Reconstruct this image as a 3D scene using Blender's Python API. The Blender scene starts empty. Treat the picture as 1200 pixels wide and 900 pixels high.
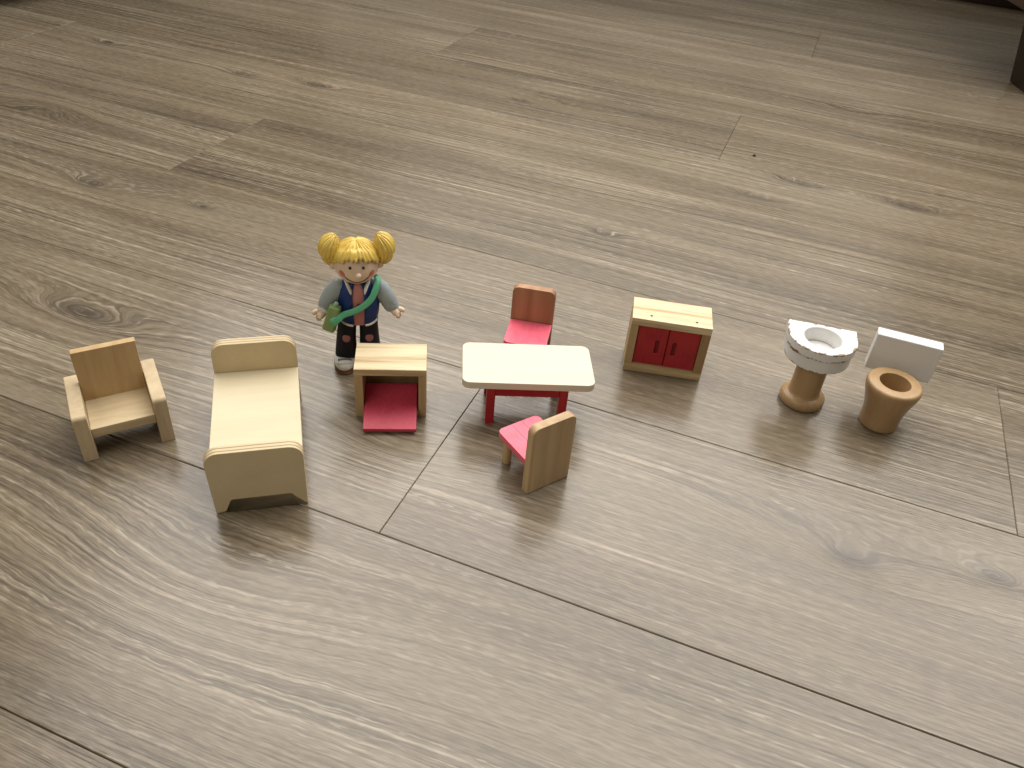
import bpy, bmesh, math, random
from mathutils import Vector, Matrix
R = math.radians
random.seed(7)
scene = bpy.context.scene
C = scene.collection

# ------------------------------------------------------------------ camera
cam_d = bpy.data.cameras.new('camera'); cam = bpy.data.objects.new('camera', cam_d); C.objects.link(cam)
cx = Vector((0.99559462, 0.05791704, 0.07373576)); cy = Vector((-0.09376218, 0.61498032, 0.78294818)); cz = Vector((0, -0.78641263, 0.61770153))
cam.matrix_world = Matrix(((cx.x, cy.x, cz.x, 0), (cx.y, cy.y, cz.y, 0), (cx.z, cy.z, cz.z, 0.427), (0, 0, 0, 1)))
cam_d.sensor_width = 36; cam_d.lens = 968.15 / 1200 * 36; cam_d.clip_start = 0.01; cam_d.clip_end = 50
scene.camera = cam

# ------------------------------------------------------------------ light
world = bpy.data.worlds.new('World'); scene.world = world; world.use_nodes = True
bgn = world.node_tree.nodes['Background']; bgn.inputs[0].default_value = (1.0, 0.90, 0.76, 1); bgn.inputs[1].default_value = 0.14

def area(name, loc, target, sx, sy, power, col, spread=180):
    l = bpy.data.lights.new(name, 'AREA'); l.shape = 'RECTANGLE'; l.size = sx; l.size_y = sy; l.energy = power; l.color = col
    o = bpy.data.objects.new(name, l); C.objects.link(o); o.location = loc; l.spread = R(spread)
    o.rotation_euler = (Vector(target) - Vector(loc)).to_track_quat('-Z', 'Y').to_euler()
    return o
area('window_light', (0.18, 1.08, 1.22), (0.02, 0.36, 0.0), 2.3, 1.25, 44, (1.0, 0.968, 0.925), 180)
area('window_light', (0.5, 3.5, 2.1), (0.3, 1.2, 0.0), 2.6, 1.2, 24, (1.0, 0.94, 0.84))
area('room_light', (-1.2, -1.2, 1.7), (0.0, 0.5, 0.0), 1.6, 1.4, 16, (1.0, 0.91, 0.76))

vs = scene.view_settings
vs.view_transform = 'Standard'; vs.look = 'None'; vs.gamma = 1; vs.exposure = 0.0; vs.use_curve_mapping = False
scene.render.engine = 'CYCLES'
scene.cycles.max_bounces = 6

# ------------------------------------------------------------------ node helper
class N:
    def __init__(s, name):
        s.m = bpy.data.materials.new(name); s.m.use_nodes = True
        s.t = s.m.node_tree; s.b = s.t.nodes['Principled BSDF']
    def new(s, kind, **kw):
        n = s.t.nodes.new(kind)
        for k, v in kw.items(): setattr(n, k, v)
        return n
    def set(s, sock, v):
        if v is None: return
        if isinstance(v, bpy.types.NodeSocket): s.t.links.new(v, sock)
        elif isinstance(v, (tuple, list)):
            v = tuple(v)
            sock.default_value = v + (1,) if len(v) == 3 and len(sock.default_value) == 4 else v
        else: sock.default_value = v
    def math(s, op, a, b=None, c=None, clamp=False):
        n = s.new('ShaderNodeMath', operation=op, use_clamp=clamp)
        s.set(n.inputs[0], a); s.set(n.inputs[1], b)
        if c is not None: s.set(n.inputs[2], c)
        return n.outputs[0]
    def noise(s, vec, scale=1, detail=2, rough=0.5, dist=0):
        n = s.new('ShaderNodeTexNoise'); s.set(n.inputs['Vector'], vec); n.inputs['Scale'].default_value = scale
        n.inputs['Detail'].default_value = detail; n.inputs['Roughness'].default_value = rough; n.inputs['Distortion'].default_value = dist
        return n.outputs['Fac']
    def xyz(s, x, y, z):
        n = s.new('ShaderNodeCombineXYZ'); s.set(n.inputs[0], x); s.set(n.inputs[1], y); s.set(n.inputs[2], z); return n.outputs[0]
    def sep(s, v):
        n = s.new('ShaderNodeSeparateXYZ'); s.set(n.inputs[0], v); return n.outputs
    def mix(s, f, a, b, blend='MIX'):
        n = s.new('ShaderNodeMix', data_type='RGBA', blend_type=blend); n.clamp_factor = True
        s.set(n.inputs[0], f); s.set(n.inputs[6], a); s.set(n.inputs[7], b); return n.outputs[2]
    def ramp(s, f, stops):
        n = s.new('ShaderNodeValToRGB'); el = n.color_ramp.elements
        while len(el) < len(stops): el.new(0.5)
        for e, (p, c) in zip(el, stops):
            e.position = p; e.color = c if len(c) == 4 else tuple(c) + (1,)
        s.set(n.inputs[0], f); return n.outputs[0]
    def sm(s, v, a, b, lo=0.0, hi=1.0):
        n = s.new('ShaderNodeMapRange', interpolation_type='SMOOTHSTEP'); s.set(n.inputs[0], v)
        n.inputs[1].default_value = a; n.inputs[2].default_value = b; n.inputs[3].default_value = lo; n.inputs[4].default_value = hi
        return n.outputs[0]
    def obj(s): return s.new('ShaderNodeTexCoord').outputs['Object']
    def bump(s, h, strength=0.2, dist=0.001):
        n = s.new('ShaderNodeBump'); n.inputs['Strength'].default_value = strength; n.inputs['Distance'].default_value = dist
        s.set(n.inputs['Height'], h); s.t.links.new(n.outputs[0], s.b.inputs['Normal'])
    def done(s, col, rough=0.5, spec=0.5):
        s.set(s.b.inputs['Base Color'], col); s.set(s.b.inputs['Roughness'], rough)
        s.b.inputs['Specular IOR Level'].default_value = spec
        return s.m

# ------------------------------------------------------------------ floor material
PA = -0.315502637           # direction of the boards
CPA, SPA = math.cos(PA), math.sin(PA)
# knots and swirls of the printed grain: (u, v, half length, half width, strength)
KNOTS = [(0.112, 0.442, .020, .0105, .024), (0.105, 0.446, .085, .026, .040), (0.206, 0.468, .016, .007, .022), (0.190, 0.468, .060, .016, .020),
         (-0.280, 0.235, .115, .046, .046), (0.010, 1.071, .040, .012, .024), (0.150, 1.072, .036, .012, .036),
         (0.175, 1.070, .110, .024, .020), (-0.722, 0.640, .024, .009, .026), (-0.700, 0.642, .090, .018, .025), (-0.584, 0.653, .015, .006, .018), (-0.799, 1.027, .030, .010, .025),
         (-0.684, 1.046, .030, .010, .030), (-0.66, 1.044, .110, .020, .025), (-0.927, 0.786, .060, .022, -.040), (-1.054, 1.032, .030, .010, .025), (-0.030, 1.000, .040, .010, .025),
         (-0.543, 0.440, .040, .014, .030), (-0.545, 0.430, .110, .030, .040), (-0.173, 0.812, .020, .008, .02), (-0.225, 0.405, .055, .025, .026),
         (-0.405, 1.154, .025, .008, .02), (-0.33, 1.17, .09, .02, .03), (0.06, 1.40, .06, .02, .03), (0.25, 1.60, .06, .02, .03)]
def floor_material():
    n = N('laminate_boards')
    pos = n.sep(n.new('ShaderNodeNewGeometry').outputs['Position'])
    u = n.math('ADD', n.math('MULTIPLY', pos[0], CPA), n.math('MULTIPLY', pos[1], SPA))
    v = n.math('ADD', n.math('MULTIPLY', pos[0], -SPA), n.math('MULTIPLY', pos[1], CPA))
    rnd = n.new('ShaderNodeObjectInfo').outputs['Random']
    pu = n.math('MULTIPLY_ADD', rnd, 37.0, u); pv = n.math('MULTIPLY_ADD', rnd, 11.0, v)
    # smooth bends of the grain
    w1 = n.math('MULTIPLY', n.math('SUBTRACT', n.noise(n.xyz(n.math('MULTIPLY', pu, 1.6), n.math('MULTIPLY', pv, 5.0), rnd), 1, 1), 0.5), 0.034)
    w2 = n.math('MULTIPLY', n.math('SUBTRACT', n.noise(n.xyz(n.math('MULTIPLY', pu, 6.0), n.math('MULTIPLY', pv, 20.0), 3.3), 1, 2), 0.5), 0.0028)
    g = n.math('ADD', n.math('ADD', pv, w1), w2)
    knotmask = None
    wob = n.math('MULTIPLY', n.math('SUBTRACT', n.noise(n.xyz(n.math('MULTIPLY', u, 40.0), n.math('MULTIPLY', v, 60.0), 8.1), 1, 2), 0.5), 0.9)
    for (ku, kv, a, b, s) in KNOTS:
        du = n.math('MULTIPLY', n.math('SUBTRACT', u, ku), 1 / a); dv = n.math('MULTIPLY', n.math('SUBTRACT', v, kv), 1 / b)
        r2 = n.math('ADD', n.math('MULTIPLY', du, du), n.math('MULTIPLY', dv, dv))
        r2 = n.math('ADD', r2, n.math('MULTIPLY', wob, n.math('MULTIPLY', r2, 0.5)))
        e = n.math('POWER', 2.718, n.math('MULTIPLY', r2, -1.0))
        g = n.math('ADD', g, n.math('MULTIPLY', e, s * 0.62))
        if a < 0.041 and s > 0:
            c = n.math('MULTIPLY', n.math('POWER', 2.718, n.math('MULTIPLY', r2, -1.3)), 1.0)
            knotmask = c if knotmask is None else n.math('MAXIMUM', knotmask, c)
    broad = n.noise(n.xyz(n.math('MULTIPLY', pu, 0.8), n.math('MULTIPLY', g, 48.0), rnd), 1, 4, 0.6)
    mid = n.noise(n.xyz(n.math('MULTIPLY', pu, 1.6), n.math('MULTIPLY', g, 250.0), 5.0), 1, 3, 0.6)
    fine = n.noise(n.xyz(n.math('MULTIPLY', pu, 9.0), n.math('MULTIPLY', g, 560.0), 2.0), 1, 2, 0.6)
    dash = n.noise(n.xyz(n.math('MULTIPLY', pu, 80.0), n.math('MULTIPLY', pv, 420.0), 9.0), 1, 2, 0.6)
    cloud = n.noise(n.xyz(n.math('MULTIPLY', pu, 3.5), n.math('MULTIPLY', pv, 9.0), 4.0), 1, 3, 0.6)
    mid = n.sm(mid, 0.32, 0.68)
    fine = n.sm(fine, 0.25, 0.75)
    patch = n.sm(n.noise(n.xyz(n.math('MULTIPLY', pu, 2.4), n.math('MULTIPLY', g, 14.0), 31.0), 1, 2, 0.5), 0.38, 0.62, 0.28, 1.15)
    band = n.noise(n.xyz(n.math('MULTIPLY', pu, 1.1), n.math('MULTIPLY', g, 17.0), 41.0), 1, 2, 0.5)
    t = n.math('ADD', n.math('MULTIPLY', n.math('SUBTRACT', broad, 0.5), 0.47), n.math('MULTIPLY', n.math('MULTIPLY', n.math('SUBTRACT', mid, 0.5), patch), 0.34))
    t = n.math('ADD', t, n.math('MULTIPLY', n.math('SUBTRACT', band, 0.5), 0.60))
    t = n.math('ADD', t, n.math('MULTIPLY', n.math('MULTIPLY', n.math('SUBTRACT', fine, 0.5), patch), 0.34))
    t = n.math('ADD', t, n.math('MULTIPLY', n.math('SUBTRACT', dash, 0.5), 0.22))
    t = n.math('ADD', t, n.math('MULTIPLY', n.math('SUBTRACT', cloud, 0.5), 0.40))
    t = n.math('ADD', t, n.math('MULTIPLY', n.math('SUBTRACT', rnd, 0.5), 0.22))
    t = n.math('ADD', t, 0.5)
    col = n.ramp(t, [(0.0, (.045, .034, .021)), (0.28, (.101, .079, .052)), (0.5, (.158, .126, .084)), (0.72, (.214, .174, .121)), (1.0, (.33, .282, .212))])
    # pale limed lines that follow the grain, and darker pores
    lime = n.math('MULTIPLY', n.sm(n.noise(n.xyz(n.math('MULTIPLY', pu, 2.2), n.math('MULTIPLY', g, 230.0), 13.0), 1, 2, 0.5), 0.57, 0.66), n.sm(cloud, 0.36, 0.58))
    lime = n.math('MULTIPLY', lime, n.math('MINIMUM', patch, 1.0))
    lime = n.math('MULTIPLY', lime, n.sm(dash, 0.30, 0.60, 0.35, 1.0))
    col = n.mix(n.math('MULTIPLY', lime, 0.55), col, (.42, .36, .28))
    pore = n.math('MULTIPLY', n.sm(n.noise(n.xyz(n.math('MULTIPLY', pu, 45.0), n.math('MULTIPLY', g, 620.0), 21.0), 1, 1), 0.62, 0.72), 0.40)
    col = n.mix(pore, col, (.085, .066, .050))
    col = n.mix(n.math('MULTIPLY', knotmask, n.sm(mid, 0.1, 0.8, 0.95, 0.72)), col, (.048, .038, .028))
    pv2 = n.noise(n.xyz(n.math('MULTIPLY', pu, 85.0), n.math('MULTIPLY', g, 620.0), 15.0), 1, 1, 0.5)
    line = n.sm(n.noise(n.xyz(n.math('MULTIPLY', pu, 1.3), n.math('MULTIPLY', g, 300.0), 51.0), 1, 2, 0.5), 0.54, 0.66)
    line = n.math('MULTIPLY', line, n.math('MINIMUM', patch, 1.0))
    col = n.mix(n.math('MULTIPLY', n.math('MULTIPLY', n.sm(pv2, 0.50, 0.64), n.math('MULTIPLY_ADD', line, 0.8, 0.2)), 0.50), col, (.41, .36, .28))
    col = n.mix(n.math('MULTIPLY', n.math('MULTIPLY', n.sm(pv2, 0.48, 0.36), n.math('MULTIPLY_ADD', line, -0.7, 0.9)), 0.22), col, (.055, .045, .034))
    col = n.mix(n.math('MULTIPLY', line, 0.12), col, (.41, .36, .28))
    hue = n.noise(n.xyz(n.math('MULTIPLY', pu, 1.7), n.math('MULTIPLY', pv, 16.0), 17.0), 1, 2)
    col = n.mix(n.sm(hue, 0.35, 0.75, 0.0, 0.25), col, n.mix(1.0, col, (1.08, 0.95, 0.86), 'MULTIPLY'))
    rough = n.math('ADD', 0.155, n.math('MULTIPLY', n.noise(n.xyz(n.math('MULTIPLY', pu, 20.0), n.math('MULTIPLY', g, 260.0), 6.0), 1, 2), 0.14))
    hgt = n.math('ADD', n.math('MULTIPLY', dash, 0.6), n.math('ADD', n.math('MULTIPLY', fine, 0.5), n.math('MULTIPLY', lime, 0.35)))
    n.bump(hgt, 0.22, 0.0006)
    return n.done(col, rough, 0.5)

def plain(name, col, rough=0.5, spec=0.5, var=0.12, scale=220, bump=0.05):
    n = N(name); o = n.obj()
    f = n.noise(o, scale, 3)
    d = tuple(c * (1 - var) for c in col); l = tuple(min(1, c * (1 + var)) for c in col)
    n.bump(n.noise(o, scale * 4, 2), bump, 0.0004)
    return n.done(n.mix(f, d, l), n.math('MULTIPLY_ADD', f, 0.15, rough - 0.07), spec)

def wood(name, dark, light, axis='x', freq=900, stretch=0.06, rough=0.5, off=0.0, contrast=1.0, rings=0.5, spot=None):
    """bare or oiled wood; the grain runs along `axis` in the thing's own coordinates"""
    n = N(name); o = n.sep(n.obj())
    ax = {'x': 0, 'y': 1, 'z': 2}[axis]
    s = [n.math('MULTIPLY_ADD', o[i], 1.0 if i != ax else stretch, off + i * 0.37) for i in range(3)]
    bend = n.math('MULTIPLY', n.math('SUBTRACT', n.noise(n.xyz(*[n.math('MULTIPLY', q, 60.0) for q in s]), 1, 1), 0.5), 0.012)
    s2 = [s[i] if i == ax else n.math('ADD', s[i], bend) for i in range(3)]
    ring = n.noise(n.xyz(*s2), freq * 0.28, 2, 0.5)
    fib = n.noise(n.xyz(*s2), freq * 2.2, 3, 0.6)
    big = n.noise(n.xyz(*s), 55, 2)
    t = n.math('ADD', n.math('MULTIPLY', n.math('SUBTRACT', ring, 0.5), 1.5 * rings), n.math('MULTIPLY', n.math('SUBTRACT', fib, 0.5), 0.55))
    t = n.math('ADD', t, n.math('MULTIPLY', n.math('SUBTRACT', big, 0.5), 0.7))
    t = n.math('MULTIPLY_ADD', t, contrast, 0.5)
    col = n.mix(n.sm(t, 0.05, 0.95), dark, light)
    n.bump(fib, 0.12, 0.0003)
    return n.done(col, n.math('MULTIPLY_ADD', fib, 0.2, rough - 0.1), 0.35)

def plywood(name, dark, light, y0, t, gax='x', off=0.0):
    """birch ply board lying in the xz plane, its three layers showing on the edges"""
    n = N(name); oc = n.obj(); o = n.sep(oc)
    fib = n.noise(n.xyz(n.math('MULTIPLY', o[0], 0.15 if gax == 'x' else 1), o[1], n.math('MULTIPLY', o[2], 0.15 if gax == 'z' else 1)), 1900, 3, 0.6)
    big = n.noise(oc, 45, 2)
    col = n.mix(n.math('MULTIPLY_ADD', n.math('SUBTRACT', big, 0.5), 0.9, fib), dark, light)
    nz = n.math('ABSOLUTE', n.sep(n.new('ShaderNodeTexCoord').outputs['Normal'])[1])
    edge = n.sm(nz, 0.95, 0.70)
    yy = n.math('MULTIPLY', n.math('SUBTRACT', o[1], y0), 1 / t)
    line = None
    for c in (0.30, 0.68):
        q = n.math('ABSOLUTE', n.math('SUBTRACT', n.math('ADD', yy, n.math('MULTIPLY', n.math('SUBTRACT', n.noise(n.xyz(n.math('MULTIPLY', o[0], 120), 0, n.math('MULTIPLY', o[2], 120)), 1, 2), 0.5), 0.10)), c))
        q = n.sm(q, 0.10, 0.03)
        line = q if line is None else n.math('MAXIMUM', line, q)
    col = n.mix(n.math('MULTIPLY', n.math('MULTIPLY', line, edge), 0.9), col, (.30, .20, .10))
    n.bump(fib, 0.10, 0.0003)
    return n.done(col, 0.55, 0.3)

def painted(name, col, dark, axis='x', rough=0.42, off=0.0):
    """thin stain-like paint through which some grain shows"""
    n = N(name); o = n.sep(n.obj()); ax = {'x': 0, 'y': 1, 'z': 2}[axis]
    s = [n.math('MULTIPLY_ADD', o[i], 0.07 if i == ax else 1.0, off + i * .21) for i in range(3)]
    fib = n.noise(n.xyz(*s), 1500, 3, 0.6); big = n.noise(n.obj(), 70, 3)
    t = n.math('MULTIPLY_ADD', n.math('SUBTRACT', big, 0.5), 0.8, fib)
    n.bump(fib, 0.12, 0.0003)
    return n.done(n.mix(n.sm(t, 0.25, 0.62), dark, col), n.math('MULTIPLY_ADD', fib, 0.15, rough - 0.07), 0.45)

def chipped(name):
    """white paint worn to brown wood along the edges"""
    n = N(name); oc = n.obj()
    o = n.sep(oc)
    ym = n.math('MINIMUM', o[1], 0.0)
    rad = n.math('SQRT', n.math('ADD', n.math('MULTIPLY', o[0], o[0]), n.math('MULTIPLY', ym, ym)))
    dist = n.math('MINIMUM', n.math('SUBTRACT', .0276, rad), n.math('SUBTRACT', .0160, o[1]))
    nz = n.noise(oc, 240, 4, 0.65); nz2 = n.noise(oc, 70, 2)
    amp = n.math('MULTIPLY', n.math('ADD', n.sm(nz, 0.42, 0.62), n.math('MULTIPLY', n.sm(nz2, 0.45, 0.65), 0.8)), .0016)
    m = None
    for zz, side in ((.0641, 1), (.0563, 0), (.0440, 0)):
        e = n.math('ABSOLUTE', n.math('SUBTRACT', o[2], zz))
        if side: e = n.math('ADD', n.math('MULTIPLY', e, 1.3), dist)
        else: e = n.math('ADD', e, 0.0003)
        q = n.sm(n.math('SUBTRACT', e, amp), 0.0002, -0.0002)
        if not side: q = n.math('MULTIPLY', q, n.sm(dist, 0.0030, 0.0020))
        m = q if m is None else n.math('MAXIMUM', m, q)
    spot = n.math('MULTIPLY', n.sm(n.math('ADD', n.noise(oc, 330, 3, 0.7), n.math('MULTIPLY', nz2, 0.6)), 1.0, 1.08), 0.5)
    col = n.mix(n.math('MAXIMUM', m, spot), n.mix(nz2, (.70, .69, .66), (.80, .79, .77)), n.mix(nz, (.13, .075, .045), (.36, .26, .19)))
    n.bump(n.math('SUBTRACT', n.noise(oc, 500, 2), m), 0.2, 0.0004)
    return n.done(col, 0.38, 0.5)

# ------------------------------------------------------------------ mesh helpers
def link(name, bm, mat, parent=None, smooth=True, ang=38, wn=True):
    me = bpy.data.meshes.new(name); bmesh.ops.recalc_face_normals(bm, faces=bm.faces[:]); bm.to_mesh(me); bm.free()
    o = bpy.data.objects.new(name, me); C.objects.link(o)
    if mat: me.materials.append(mat)
    if parent: o.parent = parent
    if smooth:
        for p in me.polygons: p.use_smooth = True
        me.set_sharp_from_angle(angle=R(ang))
        if wn:
            m = o.modifiers.new('wn', 'WEIGHTED_NORMAL'); m.keep_sharp = True; m.weight = 80
    return o
def thing(name, label, cat, loc, rz, group=None):
    o = bpy.data.objects.new(name, None); C.objects.link(o); o.empty_display_size = 0.01
    o.location = loc; o.rotation_euler = (0, 0, rz); o['label'] = label; o['category'] = cat
    if group: o['group'] = group
    return o
def wobble(bm, amp):
    for v in bm.verts: v.co += Vector((random.uniform(-amp, amp), random.uniform(-amp, amp), random.uniform(-amp, amp)))
def box_bm(x0, x1, y0, y1, z0, z1, bev=0.0007, seg=2, shift=None):
    bm = bmesh.new()
    co = [(x, y, z) for x in (x0, x1) for y in (y0, y1) for z in (z0, z1)]
    if shift: co = [shift(*c) for c in co]
    vs_ = [bm.verts.new(c) for c in co]
    for f in ((0, 1, 3, 2), (4, 6, 7, 5), (0, 4, 5, 1), (2, 3, 7, 6), (0, 2, 6, 4), (1, 5, 7, 3)): bm.faces.new([vs_[i] for i in f])
    bmesh.ops.recalc_face_normals(bm, faces=bm.faces[:])
    if bev: bmesh.ops.bevel(bm, geom=bm.edges[:], offset=bev, segments=seg, affect='EDGES', profile=0.5)
    return bm
def rounded(pts, radii, n=6):
    """2D outline with rounded corners"""
    out = []; k = len(pts)
    for i, p in enumerate(pts):
        r = radii[i] if isinstance(radii, (list, tuple)) else radii
        p = Vector(p); a = (Vector(pts[i - 1]) - p).normalized(); b = (Vector(pts[(i + 1) % k]) - p).normalized()
        if r <= 0: out.append(p); continue
        ang = a.angle(b); d = r / math.tan(ang / 2); c = p + (a + b).normalized() * (r / math.sin(ang / 2))
        s = p + a * d - c; e = p + b * d - c
        a0 = math.atan2(s.y, s.x); a1 = math.atan2(e.y, e.x); da = (a1 - a0 + math.pi) % (2 * math.pi) - math.pi
        for j in range(n + 1):
            t = a0 + da * j / n; out.append(c + Vector((math.cos(t), math.sin(t))) * r)
    return out
def prism_bm(outline, t0, t1, plane='xy', holes=(), bev=0.0006, seg=2):
    """flat board cut to an outline (with holes), thickness from t0 to t1 across the plane"""
    mp = {'xy': lambda a, b, t: (a, b, t), 'xz': lambda a, b, t: (a, t, b), 'yz': lambda a, b, t: (t, a, b)}[plane]
    bm = bmesh.new(); loops = [outline] + list(holes); rim = []
    caps = []
    for t in (t0, t1):
        es = []
        lv = []
        for L in loops:
            v = [bm.verts.new(mp(p[0], p[1], t)) for p in L]; lv.append(v)
            es += [bm.edges.new((v[i], v[(i + 1) % len(v)])) for i in range(len(v))]
        if holes: bmesh.ops.triangle_fill(bm, edges=es, use_beauty=True)
        else: bm.faces.new(lv[0])
        caps.append(lv); rim += es
    for la, lb in zip(*caps):
        for i in range(len(la)):
            j = (i + 1) % len(la); bm.faces.new((la[i], la[j], lb[j], lb[i]))
    bmesh.ops.recalc_face_normals(bm, faces=bm.faces[:])
    if bev: bmesh.ops.bevel(bm, geom=[e for e in rim if e.is_valid], offset=bev, segments=seg, affect='EDGES', profile=0.5)
    return bm
def lathe_bm(prof, n=48, center=(0, 0), close=False):
    bm = bmesh.new(); rings = []
    for r, z in prof:
        if r <= 1e-6: rings.append([bm.verts.new((center[0], center[1], z))])
        else: rings.append([bm.verts.new((center[0] + r * math.cos(2 * math.pi * i / n), center[1] + r * math.sin(2 * math.pi * i / n), z)) for i in range(n)])
    for a, b in zip(rings, rings[1:]):
        for i in range(n):
            j = (i + 1) % n
            if len(a) == 1 and len(b) == 1: continue
            if len(a) == 1: bm.faces.new((a[0], b[i], b[j]))
            elif len(b) == 1: bm.faces.new((a[i], a[j], b[0]))
            else: bm.faces.new((a[i], a[j], b[j], b[i]))
    return bm
def catmull(pts, n):
    pts = [Vector(p) for p in pts]; out = []
    P_ = [2 * pts[0] - pts[1]] + pts + [2 * pts[-1] - pts[-2]]
    for i in range(1, len(P_) - 2):
        for k in range(n):
            t = k / n; a, b, c, d = P_[i - 1:i + 3]
            out.append(0.5 * ((2 * b) + (c - a) * t + (2 * a - 5 * b + 4 * c - d) * t * t + (3 * b - a - 3 * c + d) * t ** 3))
    out.append(pts[-1]); return out
def tube_bm(path, radii, n=14, sub=5, flat=None, bm=None):
    """tapered tube along a smooth path; radii per point (r or (ra, rb)); flat = reference up for the section"""
    bm = bm or bmesh.new()
    rr = [(r, r) if not isinstance(r, tuple) else r for r in radii]
    pp = catmull(path, sub); rc = catmull([(a, b, 0) for a, b in rr], sub)
    up = Vector(flat) if flat else Vector((0.13, 0.31, 0.94)); rings = []
    for i, p in enumerate(pp):
        d = (pp[min(i + 1, len(pp) - 1)] - pp[max(i - 1, 0)]).normalized()
        x = d.cross(up).normalized(); y = x.cross(d).normalized()
        rings.append([bm.verts.new(p + x * rc[i].x * math.cos(2 * math.pi * k / n) + y * rc[i].y * math.sin(2 * math.pi * k / n)) for k in range(n)])
    for a, b in zip(rings, rings[1:]):
        for k in range(n): bm.faces.new((a[k], a[(k + 1) % n], b[(k + 1) % n], b[k]))
    for ring, s, e in ((rings[0], pp[0], pp[1]), (rings[-1], pp[-1], pp[-2])):
        d = (s - e).normalized(); i = 0 if ring is rings[0] else -1
        m = (rc[i].x + rc[i].y) / 2
        inner = [bm.verts.new(s + (v.co - s) * 0.7 + d * m * 0.28) for v in ring]
        tip = bm.verts.new(s + d * m * 0.40)
        for k in range(n):
            bm.faces.new((ring[k], ring[(k + 1) % n], inner[(k + 1) % n], inner[k])); bm.faces.new((inner[k], inner[(k + 1) % n], tip))
    return bm
def ell_bm(c, r, nu=28, nv=18, f=None, bm=None):
    bm = bm or bmesh.new(); rings = []
    for j in range(nv + 1):
        th = math.pi * j / nv
        ring = []
        for i in range(nu if 0 < j < nv else 1):
            ph = 2 * math.pi * i / nu
            d = Vector((math.sin(th) * math.cos(ph), math.sin(th) * math.sin(ph), math.cos(th)))
            k = f(d, ph, th) if f else 1.0
            ring.append(bm.verts.new((c[0] + d.x * r[0] * k, c[1] + d.y * r[1] * k, c[2] + d.z * r[2] * k)))
        rings.append(ring)
    for a, b in zip(rings, rings[1:]):
        for i in range(nu):
            j = (i + 1) % nu
            if len(a) == 1: bm.faces.new((a[0], b[i], b[j]))
            elif len(b) == 1: bm.faces.new((a[i], a[j], b[0]))
            else: bm.faces.new((a[i], a[j], b[j], b[i]))
    return bm

# ------------------------------------------------------------------ floor of laminate boards
floor = bpy.data.objects.new('floor', None); C.objects.link(floor); floor['kind'] = 'structure'
floor.rotation_euler = (0, 0, PA); floor['label'] = 'grey brown wood look laminate floor'
ROW, LEN, V0 = 0.1915, 1.45, 0.3262
JOINT = {0: -0.19, 1: 0.224, 2: -0.674, 3: -1.17, 4: -0.097, 5: -0.606, 6: 0.5, 7: -0.027, -1: 0.62, -2: -0.9, 8: -0.75, 9: 0.6}
fm = floor_material()
pm = None
for r in range(-5, 13):
    j = JOINT.get(r, 0.62)
    for k in range(-2, 3):
        u0 = j + k * LEN
        if u0 > 2.4 or u0 + LEN < -2.4: continue
        if pm is None:
            bm = bmesh.new(); g = 0.00012; b = 0.00055; h = 0.0005
            L = [[(g, g), (LEN - g, g), (LEN - g, ROW - g), (g, ROW - g)]]
            a = [bm.verts.new((x, y, -0.006)) for x, y in L[0]]; c = [bm.verts.new((x, y, -h)) for x, y in L[0]]
            d = [bm.verts.new((x, y, 0)) for x, y in ((g + b * .8, g + b), (LEN - g - b * .8, g + b), (LEN - g - b * .8, ROW - g - b), (g + b * .8, ROW - g - b))]
            for i in range(4):
                q = (i + 1) % 4; bm.faces.new((a[i], a[q], c[q], c[i])); bm.faces.new((c[i], c[q], d[q], d[i]))
            bm.faces.new(d)
            o = link('plank', bm, fm, floor, smooth=False); pm = o.data
        else:
            o = bpy.data.objects.new('plank', pm); C.objects.link(o); o.parent = floor
        o.location = (u0, V0 + r * ROW - (0.0002 * max(0, r - 1)) - (0.00025 if r == -1 else 0.0005 if r < -1 else 0), 0)
bm = box_bm(-4.2, 4.2, -1.0, 3.2, -0.012, -0.0055, 0)
link('underlay', bm, plain('underlay_dark', (.07, .055, .045), 0.8), floor, smooth=False)

# ------------------------------------------------------------------ shared materials
birch_d, birch_l = (.52, .385, .20), (.70, .555, .34)
W_arm = wood('armchair_wood', (.44, .325, .185), (.64, .52, .33), 'x', 700, 0.08, 0.5, 0.1, 0.8)
W_armz = wood('armchair_arm_wood', (.43, .325, .195), (.64, .515, .33), 'z', 650, 0.08, 0.5, 0.7, 0.8)
W_back = wood('armchair_back_wood', (.40, .255, .115), (.56, .40, .205), 'z', 600, 0.05, 0.5, 0.3, 0.8)
W_pine_x = wood('pine_along', (.46, .325, .165), (.72, .595, .38), 'x', 900, 0.035, 0.48, 0.2, 1.6, 0.9)
W_pine_z = wood('pine_upright', (.38, .255, .125), (.56, .42, .23), 'z', 800, 0.06, 0.5, 0.9, 0.9)
W_beech = wood('chair_back_wood', (.39, .26, .135), (.58, .42, .235), 'z', 500, 0.04, 0.45, 0.5, 0.9, 0.8)
W_beech_r = wood('chair_back_wood_reddish', (.30, .15, .075), (.46, .25, .135), 'z', 500, 0.04, 0.45, 1.9, 0.9, 0.8)
W_honey = wood('turned_wood', (.31, .19, .088), (.45, .30, .155), 'z', 500, 0.10, 0.32, 0.4, 0.7)
W_table = wood('table_top_wood', (.62, .58, .445), (.71, .675, .545), 'x', 600, 0.07, 0.5, 0.15, 0.7)
RED = painted('red_paint', (.58, .060, .105), (.48, .04, .075), 'y')
PINK = painted('pink_red_paint', (.82, .135, .205), (.74, .10, .155), 'y')
RED_SHADED = painted('shaded_red_paint', (.42, .022, .028), (.33, .014, .02), 'z')  # red of the cabinet doors, with the shade they stand in painted into it
TABLE_RED = painted('table_leg_red', (.42, .018, .025), (.32, .012, .016), 'z')
DARK = plain('dark_recess', (.10, .02, .02), 0.7)
CHIP = chipped('chipped_white_paint')
WHITE = plain('white_paint', (.76, .755, .74), 0.4, 0.5, 0.04)
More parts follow.
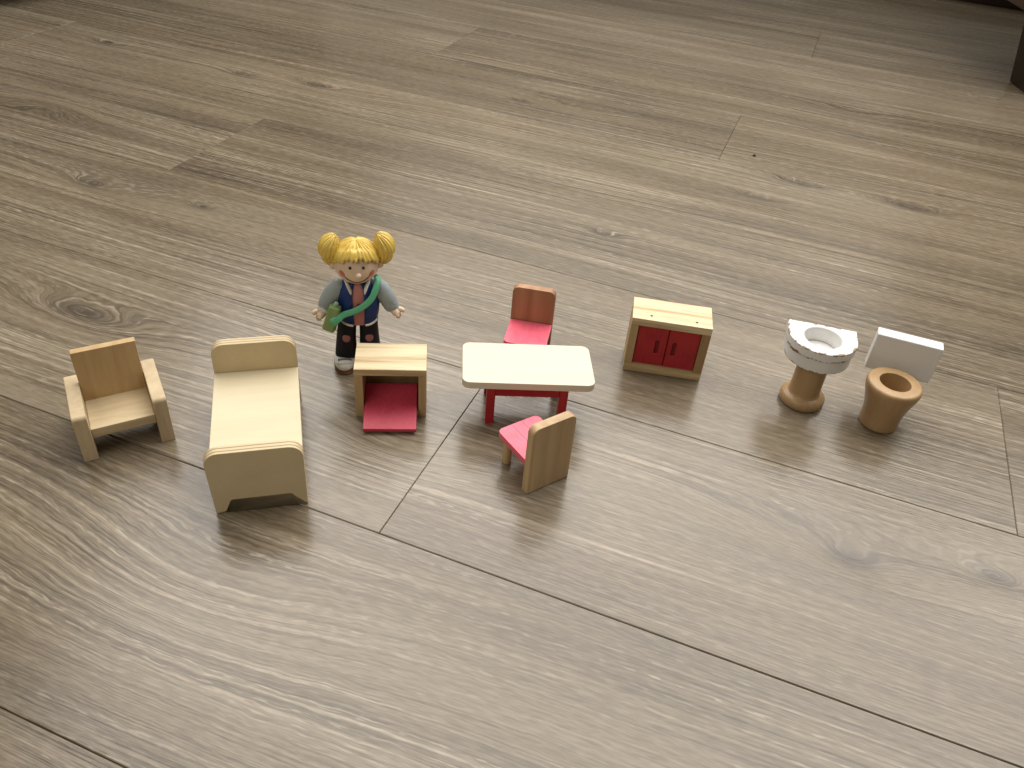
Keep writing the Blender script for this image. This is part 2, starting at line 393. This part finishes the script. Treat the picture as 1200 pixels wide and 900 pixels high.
HOLE = plain('nail_hole_dark', (.03, .018, .01), 0.8)

# ------------------------------------------------------------------ armchair
t = thing('toy_armchair', 'toy armchair of bare pale wood with two thick arm blocks, left of the bed', 'toy chair', (-0.2694, 0.4241, 0), R(31.4))
hw, aw, dp, hh = 0.03075, 0.0094, 0.0519, 0.0395
for s in (-1, 1):
    x0, x1 = sorted((s * hw, s * (hw - aw)))
    bm = prism_bm(rounded([(0, 0), (dp, 0), (dp, hh), (0, hh)], [.0006, .0006, .001, .003], 5), x0, x1, 'yz', bev=.0008)
    link('armrest', bm, W_armz, t)
xi = hw - aw - 0.0001
link('seat', box_bm(-xi, xi, 0.0022, 0.0418, 0.0178, 0.0258, .0008), W_arm, t)
bm = box_bm(-xi, xi, 0.0360, 0.0416, 0.0255, 0.0668, .0006, shift=lambda x, y, z: (x, y + (z - .0258) * 0.05, z))
link('backrest', bm, W_back, t)

# ------------------------------------------------------------------ bed
t = thing('toy_bed', 'pale plywood toy bed with rounded headboard and taller footboard, beside the armchair', 'toy bed', (-0.1619, 0.3806, 0), R(16.6))
w = 0.0315; T = 0.0078; L = 0.121
foot = rounded([(-w + .0022, 0), (-.0227, 0), (-.0180, .0113), (.0208, .0113), (.0243, 0), (w - .0004, 0), (w, .054), (-w, .054)], [.0006, .0006, .0015, .0015, .0006, .0006, .0095, .0095], 6)
link('footboard', prism_bm(foot, 0, T, 'xz', bev=.0007), plywood('footboard_ply', (.58, .465, .285), (.69, .575, .375), 0, T, 'x'), t)
head = rounded([(-w + .0008, 0), (-.0225, 0), (-.018, .0113), (.018, .0113), (.0225, 0), (w - .001, 0), (w - .001, .0586), (-w + .0008, .0586)], [.0006, .0006, .0015, .0015, .0006, .0006, .0095, .0095], 6)
link('headboard', prism_bm(head, L - T, L, 'xz', bev=.0007), plywood('headboard_ply', (.54, .43, .26), (.66, .55, .355), L - T, T, 'x'), t)
link('bed_base', box_bm(-.0306, .0306, T + .0001, L - T - .0001, .0262, .0333, .0006), wood('bed_base_wood', (.59, .50, .325), (.70, .62, .44), 'x', 600, 0.10, 0.5, 0.6, 0.55), t)

# ------------------------------------------------------------------ open cupboard with fallen red flap
t = thing('toy_oven', 'open pine toy box with a red flap door sliding out, in front of the doll', 'toy oven', (-0.0919, 0.4877, 0), R(7.3))
w, d, h = .02725, .0343, .0463
link('top_panel', box_bm(-w, w, 0, d, .0403, h, .0006), W_pine_x, t)
link('side_panel', box_bm(-w, -.0207, .0001, d - .0001, 0, .04025, .0005), W_pine_z, t)
link('side_panel', box_bm(.0212, w, .0001, d - .0001, 0, .04025, .0005), W_pine_z, t)
link('bottom_panel', box_bm(-.0206, .0211, .0001, d - .0001, 0, .0066, .0004), W_pine_x, t)
link('back_panel', box_bm(-.0206, .0211, d - .004, d - .0002, .0067, .0402, 0), W_beech, t)
bm = box_bm(-.02015, .02015, 0, .044, 0, .0042, .0006)
bmesh.ops.rotate(bm, verts=bm.verts[:], cent=(0, 0, 0), matrix=Matrix.Rotation(R(14.5), 3, 'X'))
bmesh.ops.translate(bm, verts=bm.verts[:], vec=(-.0002, -.0196, .0014))
link('flap_door', bm, RED, t)

# ------------------------------------------------------------------ table
t = thing('toy_table', 'toy dining table with cream rectangular top and dark red legs, between two chairs', 'toy table', (0.0132, 0.4892, 0), R(5.8))
w, d, h = .0506, .0516, .0443
link('tabletop', prism_bm(rounded([(-w, 0), (w, 0), (w, d), (-w, d)], .0062, 7), h - .0063, h, 'xy', bev=.0006), W_table, t)
hb = h - .0064
for sx in (-1, 1):
    for (y0, y1) in ((.0045, .0110), (.0406, .0471)):
        a, b = sorted((sx * .0314, sx * .0247))
        link('leg', box_bm(a, b, y0, y1, 0, hb, .0006), TABLE_RED, t)
for (y0, y1) in ((.0060, .0098), (.0418, .0456)):
    link('apron', box_bm(-.0246, .0246, y0, y1, .0268, hb, .0004), TABLE_RED, t)
for sx in (-1, 1):
    a, b = sorted((sx * .0302, sx * .0262))
    link('apron', box_bm(a, b, .0111, .0405, .0268, hb, .0004), TABLE_RED, t)

# ------------------------------------------------------------------ two chairs: local origin under the seat side of the backrest, seat towards -y
def chair(label, loc, rz, wood_m, seat_m, name='toy_chair'):
    t = thing(name, label, 'toy chair', loc, rz, 'toy dining chairs with red seats')
    w, th = .0184, .0071
    link('backrest', prism_bm(rounded([(-w, 0), (w, 0), (w, .0606), (-w, .0606)], [.0005, .0005, .0055, .0055], 6), 0, th, 'xz', bev=.0008), wood_m, t)
    link('seat', prism_bm(rounded([(-w + .0003, -.0362), (w - .0003, -.0362), (w - .0003, -.0001), (-w + .0003, -.0001)], [.0045, .0045, .0003, .0003], 6), .0232, .0284, 'xy', bev=.0006), seat_m, t)
    for s in (-1, 1):
        link('leg', lathe_bm([(0, 0), (.0030, 0), (.0034, .0006), (.0034, .0228), (0, .0228)], 20, (s * .0125, -.0285)), W_pine_z, t)
    return t
def seat_cracks(t):
    # two fine saw lines in the seat of the near chair
    for x in (-.0036, .0052):
        link('saw_line', box_bm(x, x + .0003, -.0345, -.008, .02838, .02846, 0), plain('saw_line_red', (.36, .02, .04), 0.7), t)
chair('toy chair with reddish wooden back and pink red seat, standing behind the cream table', (0.0115, 0.5975, 0), R(-7.1), W_beech_r, PINK)
c = chair('toy chair with tan wooden back turned to the viewer, in front of the cream table', (0.0325 - math.sin(R(37)) * .0071 + .0002, 0.4285 + math.cos(R(37)) * .0071, 0), R(37 + 180), W_beech, PINK)
seat_cracks(c)

# ------------------------------------------------------------------ cabinet
t = thing('toy_cabinet', 'pine toy cabinet with two dark red slotted doors, right of the cream table', 'toy cabinet', (0.1276, 0.5754, 0), R(-5.7))
w, d, h = .03335, .0338, .0542
link('top_panel', box_bm(-w, w, 0, d, .0472, h, .0006), W_pine_x, t)
link('bottom_panel', box_bm(-w, w, 0, d, 0, .0077, .0006), W_pine_x, t)
link('side_panel', box_bm(-w, -.0267, .0001, d - .0001, .00775, .04715, .0004), W_pine_z, t)
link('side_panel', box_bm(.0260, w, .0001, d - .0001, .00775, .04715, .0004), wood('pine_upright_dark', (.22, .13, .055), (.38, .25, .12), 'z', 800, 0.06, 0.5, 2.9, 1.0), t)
link('back_panel', box_bm(-.0266, .0259, d - .003, d - .0002, .0078, .0471, 0), W_pine_z, t)
def slot(x, z0, z1, r):
    return [(x + r * math.cos(a), (z1 if k < 9 else z0) + r * math.sin(a)) for k, a in enumerate([math.pi * i / 8 for i in range(9)] + [math.pi + math.pi * i / 8 for i in range(9)])]
for (x0, x1, sx) in ((-.0264, -.0007, -.0085), (-.0001, .0257, .0060)):
    o = [(x0, .0081), (x1, .0081), (x1, .0468), (x0, .0468)]
    dr = link('door', prism_bm(o, .0022, .0058, 'xz', holes=[slot(sx, .0217, .0320, .00165)], bev=.0004, seg=1), RED_SHADED, t)
    link('slot_bottom', box_bm(x0 + .001, x1 - .001, .0044, .0056, .012, .043, 0), plain('slot_shade_red', (.20, .012, .016), 0.7), dr)  # backing in darker red: the shade inside the slot is put into its colour
for x in (-.0176, .0202):
    link('nail_hole', lathe_bm([(0, h + .0001), (.0011, h + .0001), (.0010, h - .0008)], 14, (x, .0068)), HOLE, t)

# ------------------------------------------------------------------ wash basin
t = thing('toy_washbasin', 'toy washbasin with chipped white D-shaped bowl on a turned wooden pedestal', 'toy sink', (0.2467, 0.5635, 0), R(-11))
def dshape(r, yb, n=36):
    pts = [(r * math.cos(a), r * math.sin(a)) for a in [math.pi + math.pi * i / n for i in range(n + 1)]]
    return pts + [(r, yb), (-r, yb)]
circ = lambda r, c, n=40: [(c[0] + r * math.cos(2 * math.pi * i / n), c[1] + r * math.sin(2 * math.pi * i / n)) for i in range(n)]
hc = (0.0, -.0030)
link('rim', prism_bm(dshape(.0276, .0160), .0563, .0641, 'xy', holes=[circ(.0153, hc)], bev=.0008), CHIP, t)
link('basin', prism_bm(dshape(.0263, .0155), .0440, .05625, 'xy', holes=[circ(.0156, hc)], bev=.0012), CHIP, t)
link('bowl', lathe_bm([(.0154, .0634), (.01525, .0639), (.0149, .0636), (.0147, .0625), (.0146, .0520), (.0142, .0515), (0, .0515)], 48, hc), WHITE, t)
link('bowl_seam', lathe_bm([(.0136, .05162), (.0142, .05166)], 48, hc), plain('seam_brown', (.25, .20, .16), 0.8), t)
pc = (0.0, -.0040)
prof = [(0, 0), (.0172, 0), (.0183, .0012), (.0186, .0040), (.0182, .0066), (.0166, .0085), (.0140, .0093), (.0129, .0100), (.0126, .0125), (.0124, .0300), (.0126, .0439), (0, .0439)]
link('pedestal', lathe_bm(prof, 56, pc), W_honey, t, ang=60, wn=False)

# ------------------------------------------------------------------ toilet
t = thing('toy_toilet', 'turned wooden toy toilet with a white rectangular tank, at the right end of the row', 'toy toilet', (0.3056, 0.5387, 0), R(-17.6))
prof = [(0, .0190), (.0113, .0190), (.0119, .0215), (.0121, .0416), (.0123, .0422), (.0128, .0425), (.0150, .0425), (.0192, .0423), (.0204, .0419), (.0212, .0410), (.0216, .0396), (.0216, .0376), (.0211, .0348), (.0199, .0305), (.0181, .0245), (.0166, .0185), (.0157, .0125), (.0154, .0080), (.0156, .0020), (.0152, .0006), (.0140, 0), (0, 0)]
link('bowl', lathe_bm(prof, 60), W_honey, t, ang=60)
link('tank_joint', box_bm(-.008, .008, .017, .0300, .0325, .0360, .0004), W_honey, t)
link('tank', box_bm(-.0218, .0292, .0275, .0392, .0312, .0655, .0010, 3), WHITE, t)

# ------------------------------------------------------------------ doll
SKIN = plain('doll_skin', (.70, .54, .40), 0.42, 0.5, 0.04)
HAIR_M = N('doll_hair'); _o = HAIR_M.obj()
HAIR = (HAIR_M.bump(HAIR_M.noise(_o, 900, 2), 0.08, 0.0003), HAIR_M.done(HAIR_M.mix(HAIR_M.noise(_o, 260, 3), (.60, .40, .055), (.78, .58, .14)), 0.42, 0.5))[1]
NAVY = plain('jacket_navy', (.006, .030, .150), 0.5, 0.35, 0.2)
SLEEVE = plain('sleeve_grey', (.30, .345, .35), 0.5, 0.5, 0.1)
JEANS = plain('jeans_black', (.010, .011, .016), 0.6, 0.22, 0.3)
SHIRT = plain('shirt_pink', (.46, .19, .17), 0.55)
TRIM = plain('trim_white', (.70, .69, .66), 0.45, 0.5, 0.05)
PATCH = plain('knee_pink', (.34, .13, .13), 0.6)
SHOE = plain('shoe_white', (.62, .62, .57), 0.35, 0.5, 0.05)
SHOE_G = plain('shoe_grey', (.16, .18, .19), 0.5)
SOLE = plain('sole_brown', (.16, .075, .04), 0.6)
GREEN = plain('strap_green', (.10, .42, .235), 0.42, 0.5, 0.12)
OLIVE = plain('bag_green', (.20, .30, .10), 0.5, 0.5, 0.15)
BLACK = plain('paint_black', (.012, .010, .010), 0.3)
BLUSH = plain('cheek_red', (.50, .15, .11), 0.5)
MOUTH = plain('mouth_brown', (.10, .035, .025), 0.5)
t = thing('doll', 'small girl doll figurine with yellow pigtails, navy vest and green bag, behind the open box', 'doll', (-0.1282, 0.5514, 0), R(13))
HC = Vector((0.0, 0.0005, .0990)); HRad = Vector((.0171, .0164, .0174))
def head_f(d, ph, th):
    k = 1.0
    if d.z < 0: k *= 1 + 0.05 * (1 - abs(d.z)) * min(1, -d.z * 3)
    return k
def on_head(x, z, out=0.0):
    dx = x / HRad.x; dz = (z - HC.z) / HRad.z
    y = -math.sqrt(max(0.0, 1 - dx * dx - dz * dz)); d = Vector((dx, y, dz))
    p = HC + Vector((d.x * HRad.x, d.y * HRad.y, d.z * HRad.z)) * head_f(d.normalized(), 0, 0)
    nrm = Vector((d.x / HRad.x, d.y / HRad.y, d.z / HRad.z)).normalized()
    return p + nrm * out, nrm
# body: head, neck, arms' skin in one mesh
bm = ell_bm(HC, HRad, 40, 26, head_f)
tube_bm([(0, .001, .092), (0, .001, .083), (0, .001, .076)], [.0070, .0062, .0075], 20, 4, bm=bm)
link('body', bm, SKIN, t, ang=80, wn=False)
for s in (-1, 1):
    e = ell_bm((s * .0180, -.0015, .0972), (.0026, .0022, .0034), 16, 12)
    link('ear', e, SKIN, t, ang=80, wn=False)
for s in (-1, 1):
    p, nr = on_head(s * .0049, .1020, .0001)
    link('eye', ell_bm(p, (.00115, .0008, .00125), 14, 10), BLACK, t, ang=80, wn=False)
    p, nr = on_head(s * .0110, .0955, -.0004)
    bm = ell_bm((0, 0, 0), (.0026, .0030, .0008), 18, 10)
    rot = Vector((0, 0, 1)).rotation_difference(nr).to_matrix()
    bmesh.ops.rotate(bm, verts=bm.verts[:], cent=(0, 0, 0), matrix=rot); bmesh.ops.translate(bm, verts=bm.verts[:], vec=p)
    link('cheek', bm, BLUSH, t, ang=80, wn=False)
p, nr = on_head(0.0010, .0968, .0012)
link('nose', ell_bm(p, (.0023, .0023, .0019), 16, 12), plain('nose_highlight_skin', (.80, .62, .48), 0.3), t, ang=80, wn=False)  # paler than the other skin, a highlight painted into the nose colour
mp = []
for i in range(13):
    a = -1 + 2 * i / 12; mp.append(on_head(a * .0092, .0884 + .0058 * a * a, .0001)[0])
link('mouth', tube_bm(mp, [.0002] + [.00048] * 11 + [.0002], 8, 2), MOUTH, t, ang=80, wn=False)
# hair cap: combed from a centre parting, fringe over the forehead
HR = Vector((.0187, .0181, .0187))
def hem(ph):
    # ph: 0 = +x, -pi/2 = front; polar angle of the lower edge
    front = max(0.0, -math.sin(ph)); back = max(0.0, math.sin(ph))
    side = abs(math.cos(ph))
    th = R(58) * front ** 1.2 + R(88) * (1 - max(front, back)) + R(115) * back ** 1.2
    th = R(62) + (R(84) - R(62)) * (side ** 2.2) if math.sin(ph) < 0 else R(84) + (R(118) - R(84)) * back
    return th
bm = bmesh.new(); nu, nv = 168, 26; rings = []
for j in range(nv + 1):
    ring = []
    for i in range(nu):
        ph = 2 * math.pi * i / nu
        jag = 0.0
        sp = math.sin(ph)
        fr = max(0.0, -sp)
        saw = abs(((ph / (2 * math.pi) * 30 + .5) % 1) - .5) * 2
        th = (hem(ph) + R(6.5) * (saw - .5) * (0.3 + fr) + R(2.5) * math.sin(ph * 11 + 1)) * j / nv
        d = Vector((math.sin(th) * math.cos(ph), math.sin(th) * math.sin(ph), math.cos(th)))
        u = j / nv
        rid = 0.022 * math.sin(ph * 30 + 1.5 * math.sin(ph * 5)) * min(1, u * 2.2) + 0.012 * math.sin(ph * 53 + u * 3 + 1) * min(1, u * 2)
        part = 0.05 * math.exp(-(d.x / 0.07) ** 2) * (1 if d.y > -0.86 else 0.3)
        fringe = 0.075 * max(0.0, min(1.0, (u - 0.52) * 7)) * (fr ** 0.7)
        k = 1 + rid - part + fringe - (0.07 if j == nv else 0) - 0.02 * max(0, u - .9) * 10
        ring.append(bm.verts.new((HC.x + d.x * HR.x * k, HC.y + d.y * HR.y * k, HC.z + .0002 + d.z * HR.z * k)))
    rings.append(ring)
for a, b in zip(rings[1:], rings[2:]):
    for i in range(nu): bm.faces.new((a[i], a[(i + 1) % nu], b[(i + 1) % nu], b[i]))
top = bm.verts.new((HC.x, HC.y, HC.z + HR.z * .96))
for i in range(nu): bm.faces.new((rings[1][i], rings[1][(i + 1) % nu], top))
for v in rings[0]: bm.verts.remove(v)
hair = link('hair', bm, HAIR, t, ang=80, wn=False)
def pigtail(c, r, s, tilt):
    def f(d, ph, th):
        # strands fan out from the inner top and fall down
        a = math.atan2(d.y, d.x * s + 0.35)
        k = 1 + 0.030 * math.sin(a * 15 + 2.2 * d.z + math.sin(a * 4)) + 0.028 * math.sin(a * 26 + 1.0 + 3 * d.z + 1.5 * math.sin(3 * a)) + 0.016 * math.sin(a * 47 + 2 * d.z)
        if d.z < -0.3: k *= 1 + 0.07 * math.sin(a * 7)
        return k
    bm = ell_bm((0, 0, 0), r, 96, 40, f)
    for v in bm.verts:                                   # bend: hangs outward then down
        v.co.x += s * (-0.0026) * (v.co.z / r[2]) ** 2 + s * .0010 * (v.co.z / r[2])
    bmesh.ops.rotate(bm, verts=bm.verts[:], cent=(0, 0, 0), matrix=Matrix.Rotation(tilt, 3, 'Y'))
    bmesh.ops.translate(bm, verts=bm.verts[:], vec=c)
    return bm
link('pigtail', pigtail((-.0200, .0022, .1095), (.0082, .0092, .0122), -1, R(8)), HAIR, hair, ang=80, wn=False)
link('pigtail', pigtail((.0222, .0022, .1100), (.0079, .0092, .0125), 1, R(-10)), HAIR, hair, ang=80, wn=False)
for s in (-1, 1):
    link('hair_tie', ell_bm((s * .0172, .0008, .1145), (.0030, .0034, .0032), 18, 12), HAIR, hair, ang=80, wn=False)
# torso
def loft(rows, a0=0, a1=2 * math.pi, n=36, sup=2.4, cap=False):
    bm = bmesh.new(); rings = []; full = abs(a1 - a0 - 2 * math.pi) < 1e-6
    m = n if full else n + 1
    for (z, rx, ry, cy_) in rows:
        ring = []
        for i in range(m):
            a = a0 + (a1 - a0) * i / n
            c_, s_ = math.cos(a), math.sin(a)
            k = (abs(c_) ** sup + abs(s_) ** sup) ** (-1 / sup)
            ring.append(bm.verts.new((rx * c_ * k, cy_ + ry * s_ * k, z)))
        rings.append(ring)
    for a, b in zip(rings, rings[1:]):
        for i in range(n):
            j = (i + 1) % m
            bm.faces.new((a[i], a[j], b[j], b[i]))
    if cap and full:
        bm.faces.new(rings[0]); bm.faces.new(rings[-1])
    return bm
rows = [(.0475, .0148, .0098, 0), (.055, .0158, .0106, 0), (.064, .0166, .0109, 0), (.072, .0164, .0104, 0), (.078, .0150, .0092, .0003), (.0815, .0110, .0078, .0006), (.084, .0072, .0066, .001)]
link('shirt', loft([(z - .0016 if i == 0 else z, rx - .0006, ry - .0004, c_) for i, (z, rx, ry, c_) in enumerate(rows)], cap=True), SHIRT, t, ang=60, wn=False)
g = 0.27
bm = loft([(z, rx + .0004, ry + .0007, c_) for z, rx, ry, c_ in rows], -math.pi / 2 + g, 1.5 * math.pi - g, 44)
for v in bm.verts:                                       # hem rises towards the side, front tips lower
    if v.co.z < .049: v.co.z += .0022 * min(1, (abs(v.co.x) / .0155) ** 2) - (.0010 if v.co.y < -.006 else 0)
o = link('vest', bm, NAVY, t, ang=60, wn=False); o.modifiers.new('th', 'SOLIDIFY').thickness = .0008
for s in (-1, 1):
    link('hem_trim', tube_bm([(s * .0050, -.0112, .0470), (s * .0085, -.0108, .0476), (s * .0125, -.0088, .0490), (s * .0150, -.0050, .0500)], [(.0007, .0009)] * 4, 10, 4), TRIM, t, ang=70, wn=False)
    link('collar', tube_bm([(s * .0096, -.0035, .0855), (s * .0078, -.0072, .0832), (s * .0060, -.0098, .0795), (s * .0052, -.0108, .0760)], [(.0006, .0012), (.0009, .0018), (.0009, .0018), (.0004, .0006)], 12, 5, flat=(s * .6, -.7, .4)), TRIM, t, ang=70, wn=False)
link('shirt_mark', tube_bm([(-.0022, -.01085, .0630), (-.0008, -.0112, .0668), (0, -.0112, .0674), (.0008, -.0112, .0668), (.0022, -.01085, .0630)], [.0003] * 5, 8, 3), plain('mark_maroon', (.10, .015, .02), 0.6), t, ang=70, wn=False)
# arms with hands
def hand_bm(wr, dirn, up, side):
    wr = Vector(wr); d = Vector(dirn).normalized(); up = Vector(up); s_ = d.cross(up).normalized(); up = s_.cross(d).normalized()
    bm = tube_bm([wr - d * .001, wr + d * .0025, wr + d * .0058], [(.0034, .0032), (.0050, .0036), (.0050, .0033)], 16, 4, flat=up)
    for k, off in enumerate((-.0037, -.0012, .0013, .0036)):
        ln = (.0036, .0044, .0042, .0034)[k]; b = wr + d * .0052 + s_ * off
        tube_bm([b, b + d * ln * .55 - up * .0003, b + d * ln * .85 - up * .0014], [.0016, .0015, .0012], 10, 3, bm=bm)
    b = wr + d * .0022 + up * .0018
    tube_bm([b, b + d * .0028 + up * .0026, b + d * .0055 + up * .0034], [.0021, .0020, .0016], 12, 3, bm=bm)
    return bm
for s in (-1, 1):
    sh = [(s * .0125, .0005, .0790), (s * .0178, .0000, .0735), (s * .0228, -.0014, .0665), (s * .0262, -.0030, .0595)]
    sl = tube_bm(sh, [(.0058, .0064), (.0070, .0072), (.0069, .0068), (.0060, .0060)], 22, 6)
    for v in sl.verts:                                   # creases of the cloth at the elbow
        k = (v.co.z - .062) / .006
        v.co.y += .0010 * math.sin(v.co.z * 2400 + v.co.x * 500) * math.exp(-k * k)
    link('sleeve', sl, SLEEVE, t, ang=80, wn=False)
    link('cuff', tube_bm([(s * .0258, -.0028, .0606), (s * .0270, -.0035, .0580)], [(.0061, .0061), (.0056, .0057)], 20, 3), TRIM if s < 0 else SLEEVE, t, ang=70, wn=False)
    link('hand', hand_bm((s * .0270, -.0036, .0578), (s * .62, -.35, -.60), (s * .72, -.05, .55), s), SKIN, t, ang=80, wn=False)
# legs
for s in (-1, 1):
    link('trouser_leg', tube_bm([(s * .0070 - .0005, 0, .0500), (s * .0084 - .0010, 0, .0430), (s * .0093 - .0016, .0005, .0300), (s * .0097 - .0018, .0015, .0180), (s * .0102 - .0018, .0020, .0108)], [(.0070, .0076), (.0074, .0078), (.0078, .0080), (.0086, .0086), (.0088, .0090)], 26, 6, flat=(0, 1, 0)), JEANS, t, ang=70, wn=False)
    link('knee_patch', ell_bm((s * .0092 - .0016, -.0064, .0322), (.0034, .0016, .0050), 18, 12), PATCH, t, ang=80, wn=False)
    x = s * .0112 - .0020
    def shoe(d, ph, th):
        return 1 + (0.10 if d.y < 0 and d.z < 0.2 else 0)
    bm = ell_bm((x, -.0006, .0064), (.0092, .0142, .0068), 32, 20, lambda d, ph, th: 1.0)
    for v in bm.verts:
        if v.co.z < .0022: v.co.z = .0022
        if v.co.y > 0: v.co.z = .0022 + (v.co.z - .0022) * 1.12
    so = link('shoe', bm, SHOE, t, ang=60, wn=False)
    link('sole', prism_bm([(x + .0090 * math.cos(a), -.0006 + .0140 * math.sin(a)) for a in [2 * math.pi * i / 36 for i in range(36)]], 0, .0024, 'xy', bev=.0006), SOLE, so)
    link('shoe_strap', tube_bm([(x - .0052, -.0080, .0114), (x, -.0086, .0121), (x + .0052, -.0080, .0114)], [(.0006, .0012)] * 3, 10, 5), SHOE_G, so, ang=70, wn=False)
    link('toe_seam', tube_bm([(x - .0066, -.0094, .0098), (x - .0030, -.0118, .0104), (x + .0030, -.0118, .0104), (x + .0066, -.0094, .0098)], [.0004] * 4, 8, 5), SHOE, so, ang=70, wn=False)
# bag and strap
bag = box_bm(-.0046, .0046, -.0042, .0042, -.0125, .0105, .0018, 3, shift=lambda x, y, z: (x * (1 + z * -8), y, z))
bmesh.ops.rotate(bag, verts=bag.verts[:], cent=(0, 0, 0), matrix=Matrix.Rotation(R(16), 3, 'Y') @ Matrix.Rotation(R(-20), 3, 'Z'))
bmesh.ops.translate(bag, verts=bag.verts[:], vec=(-.0205, -.0125, .0572))
bg = link('shoulder_bag', bag, OLIVE, t)
link('bag_clasp', tube_bm([(-.0180, -.0125, .0672), (-.0165, -.0128, .0702)], [(.0020, .0018), (.0017, .0016)], 14, 4), plain('clasp_pale_green', (.30, .46, .30), 0.45), bg, ang=70, wn=False)
link('strap', tube_bm([(.0140, .0095, .0790), (.0158, .0040, .0830), (.0160, -.0030, .0842), (.0140, -.0088, .0800), (.0108, -.0120, .0735), (.0045, -.0136, .0672), (-.0035, -.0140, .0625), (-.0115, -.0148, .0602), (-.0165, -.0175, .0580), (-.0205, -.0182, .0552)],
     [(.0022, .0008), (.0022, .0008), (.0024, .0009)] + [(.0026, .0009)] * 5 + [(.0030, .0009), (.0036, .0009)], 14, 6, flat=(0.1, -1, 0.35)), GREEN, bg, ang=70, wn=False)

# ------------------------------------------------------------------ dark furniture at the edges of the picture, crumb
DW = wood('dark_furniture_wood', (.012, .007, .004), (.028, .016, .009), 'z', 300, 0.05, 0.4, 0.2, 0.8)
DB = wood('brown_furniture_wood', (.05, .022, .012), (.09, .042, .022), 'y', 300, 0.05, 0.4, 0.2, 0.8)
t = thing('sofa', 'dark wooden furniture leg and rail standing at the top right corner', 'furniture', (0.845, 1.555, 0), 0)
link('leg', box_bm(-.004, .075, -.075, .004, 0, .135, .003, shift=lambda x, y, z: (x - (.026 * z / .135 if x < 0 else 0), y, z)), DW, t)
link('rail', box_bm(-.085, .90, -.11, .28, .128, .42, .035, 4), DB, t)
bm = box_bm(0, 1.2, 0, .05, 0, .05, .004); bmesh.ops.rotate(bm, verts=bm.verts[:], cent=(0, 0, 0), matrix=Matrix.Rotation(-0.346, 3, 'Z'))
bmesh.ops.translate(bm, verts=bm.verts[:], vec=(.1055 - .30, .634 + .128, 0))
link('back_plinth', bm, DW, t)
t = thing('armchair', 'black base of a big piece of furniture cut off by the top left corner', 'furniture', (-0.890, 1.40, 0), R(58))
link('base', box_bm(-1.0, .75, .02, .75, .055, .75, .03, 3), plain('dark_upholstery', (.012, .011, .010), 0.8), t)
for x in (-.6, .62): link('leg', box_bm(x, x + .05, .08, .13, 0, .0555, .003), DW, t)
o = link('crumb', ell_bm((0, 0, .0012), (.0022, .0016, .0012), 12, 8, lambda d, ph, th: 1 + .2 * math.sin(ph * 3 + th * 2)), plain('crumb_black', (.01, .01, .01), 0.7))
o.location = (0.2984, 1.0928, 0); o['label'] = 'tiny black crumb on the bare floor beyond the cabinet and washbasin'; o['category'] = 'crumb'
